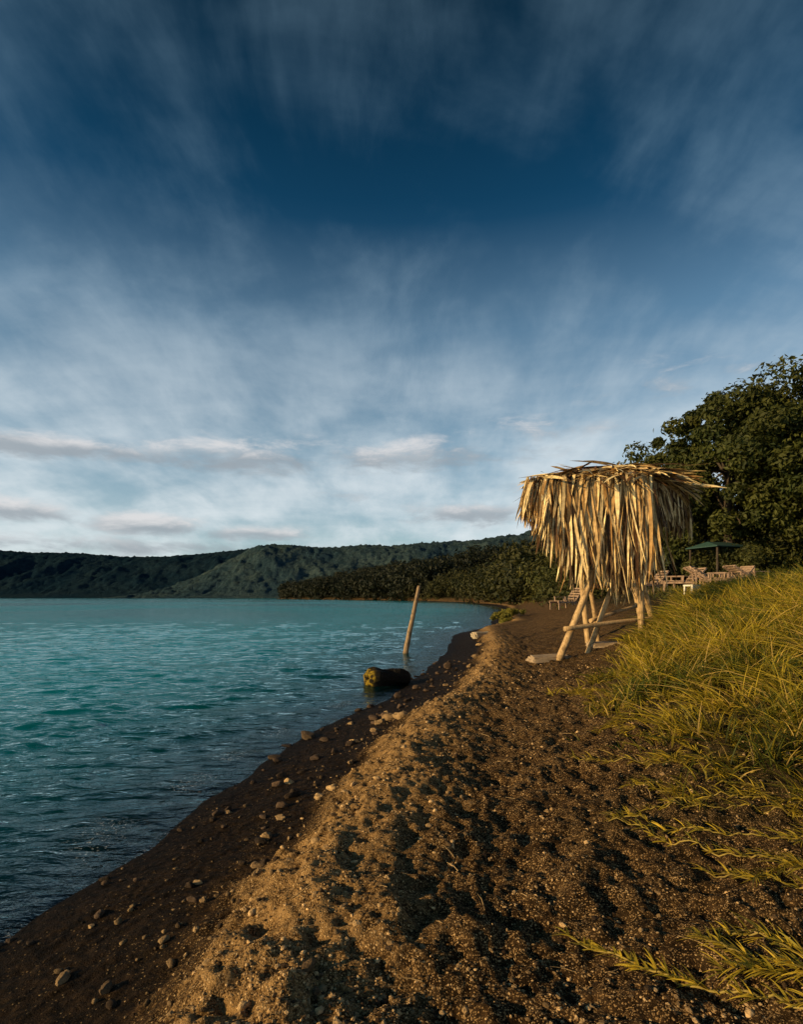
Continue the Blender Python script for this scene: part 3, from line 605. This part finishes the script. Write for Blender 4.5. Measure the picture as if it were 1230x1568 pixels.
# ---------------------------------------------------------------- shoreline forest (one mass)
def forest(name,P,H,nblob,nper,lsize,colA,colB):
    n=len(P); cen=np.repeat(P,nblob,0); h=np.repeat(H,nblob)
    d=unit(rng.normal(size=(n*nblob,3))); d[:,2]=np.abs(d[:,2])
    cen=cen+np.stack([d[:,0]*h*.36,d[:,1]*h*.36,h*(.28+.5*d[:,2]*rng.uniform(.6,1,n*nblob))],1)
    lo=rng.uniform(0,1,len(cen))<.3; cen[lo,2]-=h[lo]*.28
    rads=h*rng.uniform(.13,.24,n*nblob)
    V,F,C=leaf_cloud(cen,rads,nper,lsize,colA,colB)
    return make_mesh(name,V,F,C,m_leaf,False)
def fpts(n,y0,y1,smin,smax,pw=1.5):
    y=y0*(y1/y0)**rng.uniform(0,1,n); s=smin+(smax-smin)*rng.uniform(0,1,n)**pw; d=np.interp(y+1,SY,SX)-np.interp(y-1,SY,SX); x=shore_x(y)+s*np.sqrt(1+(d/2)**2)
    return np.stack([x,y,ground_z(x,y,False)-.2],1)
P=fpts(110,52,110,7,60); forest('forest_trees',P,rng.uniform(5.5,10.5,len(P)),14,60,.55,(.012,.020,.006),(.10,.090,.014))
P=fpts(320,105,330,4,110); forest('forest_trees',P,rng.uniform(9,17,len(P)),12,45,1.1,(.010,.018,.006),(.066,.060,.012))
P=fpts(620,320,880,4,150); forest('forest_trees',P,rng.uniform(16,28,len(P)),10,26,2.6,(.006,.011,.005),(.022,.024,.009))
# ---------------------------------------------------------------- world sky
w=bpy.data.worlds.new('World'); scn.world=w; w.use_nodes=True; t=NT(w.node_tree)
sky=t.n('ShaderNodeTexSky',sky_type='NISHITA',sun_disc=False,sun_elevation=R(SUN_EL),sun_rotation=R(SUN_AZ),air_density=1.0,dust_density=.6,ozone_density=2.5).outputs[0]
g=t.n('ShaderNodeTexCoord').outputs['Generated']; g=t.vm('NORMALIZE',g)
xyz=t.n('ShaderNodeSeparateXYZ',{0:g}).outputs
zc=t.m('ADD',t.m('MAXIMUM',xyz[2],0.0),.27)
px=t.m('DIVIDE',xyz[0],zc); py=t.m('DIVIDE',xyz[1],zc)
pv=t.n('ShaderNodeCombineXYZ',{0:px,1:py,2:0.0}).outputs[0]
st=t.n('ShaderNodeMapping',{'Vector':pv,'Rotation':(0,0,R(26)),'Scale':(1.35,.85,1),'Location':(.4,.9,0)}).outputs[0]
st2=t.n('ShaderNodeMapping',{'Vector':pv,'Rotation':(0,0,R(-40)),'Scale':(.60,1.30,1),'Location':(3.3,1.2,0)}).outputs[0]
s1=t.noise(st,2.2,8,.56,.35); s2=t.noise(st2,1.6,8,.55,.35); s3=t.noise(t.n('ShaderNodeMapping',{'Vector':pv,'Rotation':(0,0,R(16)),'Scale':(2.8,1.1,1)}).outputs[0],4.0,5,.58,.4)
ci=t.m('ADD',t.m('MULTIPLY',s1,.66),t.m('ADD',t.m('MULTIPLY',s2,.62),t.m('MULTIPLY',s3,.16)))
low=t.mr(xyz[2],.60,.22,0.0,1.0)
ci=t.mr(t.m('ADD',ci,t.m('MULTIPLY',low,.12)),.64,1.02)
tint=t.n('ShaderNodeValToRGB',{0:xyz[2]}); cr=tint.color_ramp; cr.elements[0].position=0; cr.elements[0].color=(.82,1.0,1.0,1); cr.elements[1].position=.75; cr.elements[1].color=(.008,.16,.20,1)
el=cr.elements.new(.12); el.color=(.88,1.0,1.0,1); el=cr.elements.new(.25); el.color=(.80,1.0,1.0,1); el=cr.elements.new(.42); el.color=(.42,.80,.88,1); el=cr.elements.new(.57); el.color=(.09,.40,.50,1)
base=t.mix(1.0,sky,tint.outputs[0],'MULTIPLY')
# thin, even veil toward the horizon
base=t.mix(t.mr(xyz[2],.55,.05,0.0,.42,False),base,(5.6,7.2,7.9))
ccol=t.mix(t.mr(xyz[2],.12,.62),(7.8,8.4,8.7),(2.2,3.7,5.0))
sk=t.mix(t.m('MULTIPLY',ci,t.mr(xyz[2],.15,.68,.80,.34)),base,ccol)
az=t.m('MULTIPLY',t.m('ARCTAN2',xyz[0],xyz[1]),57.2958); elv=t.m('MULTIPLY',t.m('ARCSINE',xyz[2]),57.2958)
lv=t.n('ShaderNodeCombineXYZ',{0:t.m('MULTIPLY',az,.11),1:t.m('MULTIPLY',elv,.34),2:0.0}).outputs[0]
ln=t.m('SUBTRACT',t.noise(lv,1.5,9,.62,.3),.5)
dens=None; vert=None
for (a,e,wd,hg,am) in [(-34,7.2,3.4,.9,1.1),(-23.5,6.7,4,1.0,1.1),(-14.5,6.2,4.0,.7,1),(6.5,8.3,5,1.0,1),(-33,12.8,9,.9,.95),(-17,13.4,10,1.5,.8),(1,14.0,12,1.5,.75),(26,19,9,1.8,.45),(-28,4.6,16,.8,.8),(20,10.5,9,1.6,.7),(-6,10,5,.7,.45),(14,16,7,1.3,.55)]:
    da_=t.m('DIVIDE',t.m('SUBTRACT',az,a),wd); de=t.m('DIVIDE',t.m('SUBTRACT',elv,e),hg)
    gs=t.m('MULTIPLY',t.m('EXPONENT',t.m('MULTIPLY',t.m('ADD',t.m('MULTIPLY',da_,da_),t.m('MULTIPLY',de,de)),-.5)),am)
    vv_=t.m('MULTIPLY',gs,de)
    dens=gs if dens is None else t.m('MAXIMUM',dens,gs); vert=vv_ if vert is None else t.m('ADD',vert,vv_)
cd=t.m('MULTIPLY',t.mr(t.m('ADD',dens,t.m('MULTIPLY',ln,2.1)),.30,1.0),t.mr(dens,.06,.45))
lit=t.mr(t.m('ADD',vert,t.m('MULTIPLY',ln,2.4)),-.20,.80)
lc=t.mix(lit,(3.2,3.6,4.0),(7.6,7.4,7.4))
sk=t.mix(t.m('MULTIPLY',cd,.80),sk,lc)
bg=t.n('ShaderNodeBackground',{'Color':sk,'Strength':.1}); o=t.n('ShaderNodeOutputWorld'); t.t.links.new(bg.outputs[0],o.inputs[0])
# ---------------------------------------------------------------- sun
sl=bpy.data.lights.new('sun','SUN'); sl.energy=5; sl.angle=R(.5); sl.color=(1,.70,.32); so=bpy.data.objects.new('sun',sl); scn.collection.objects.link(so)
sd=Vector((math.sin(R(SUN_AZ))*math.cos(R(SUN_EL)),math.cos(R(SUN_AZ))*math.cos(R(SUN_EL)),math.sin(R(SUN_EL))))
so.rotation_euler=sd.to_track_quat('Z','Y').to_euler(); so.location=sd*50
# ---------------------------------------------------------------- camera
cam=bpy.data.cameras.new('camera'); co=bpy.data.objects.new('camera',cam); scn.collection.objects.link(co); scn.camera=co
cam.lens=20; cam.sensor_width=36; cam.sensor_fit='AUTO'; cam.shift_y=.0835; cam.clip_start=.05; cam.clip_end=12000
co.location=(0,0,1.9); co.rotation_euler=(R(90),0,0)
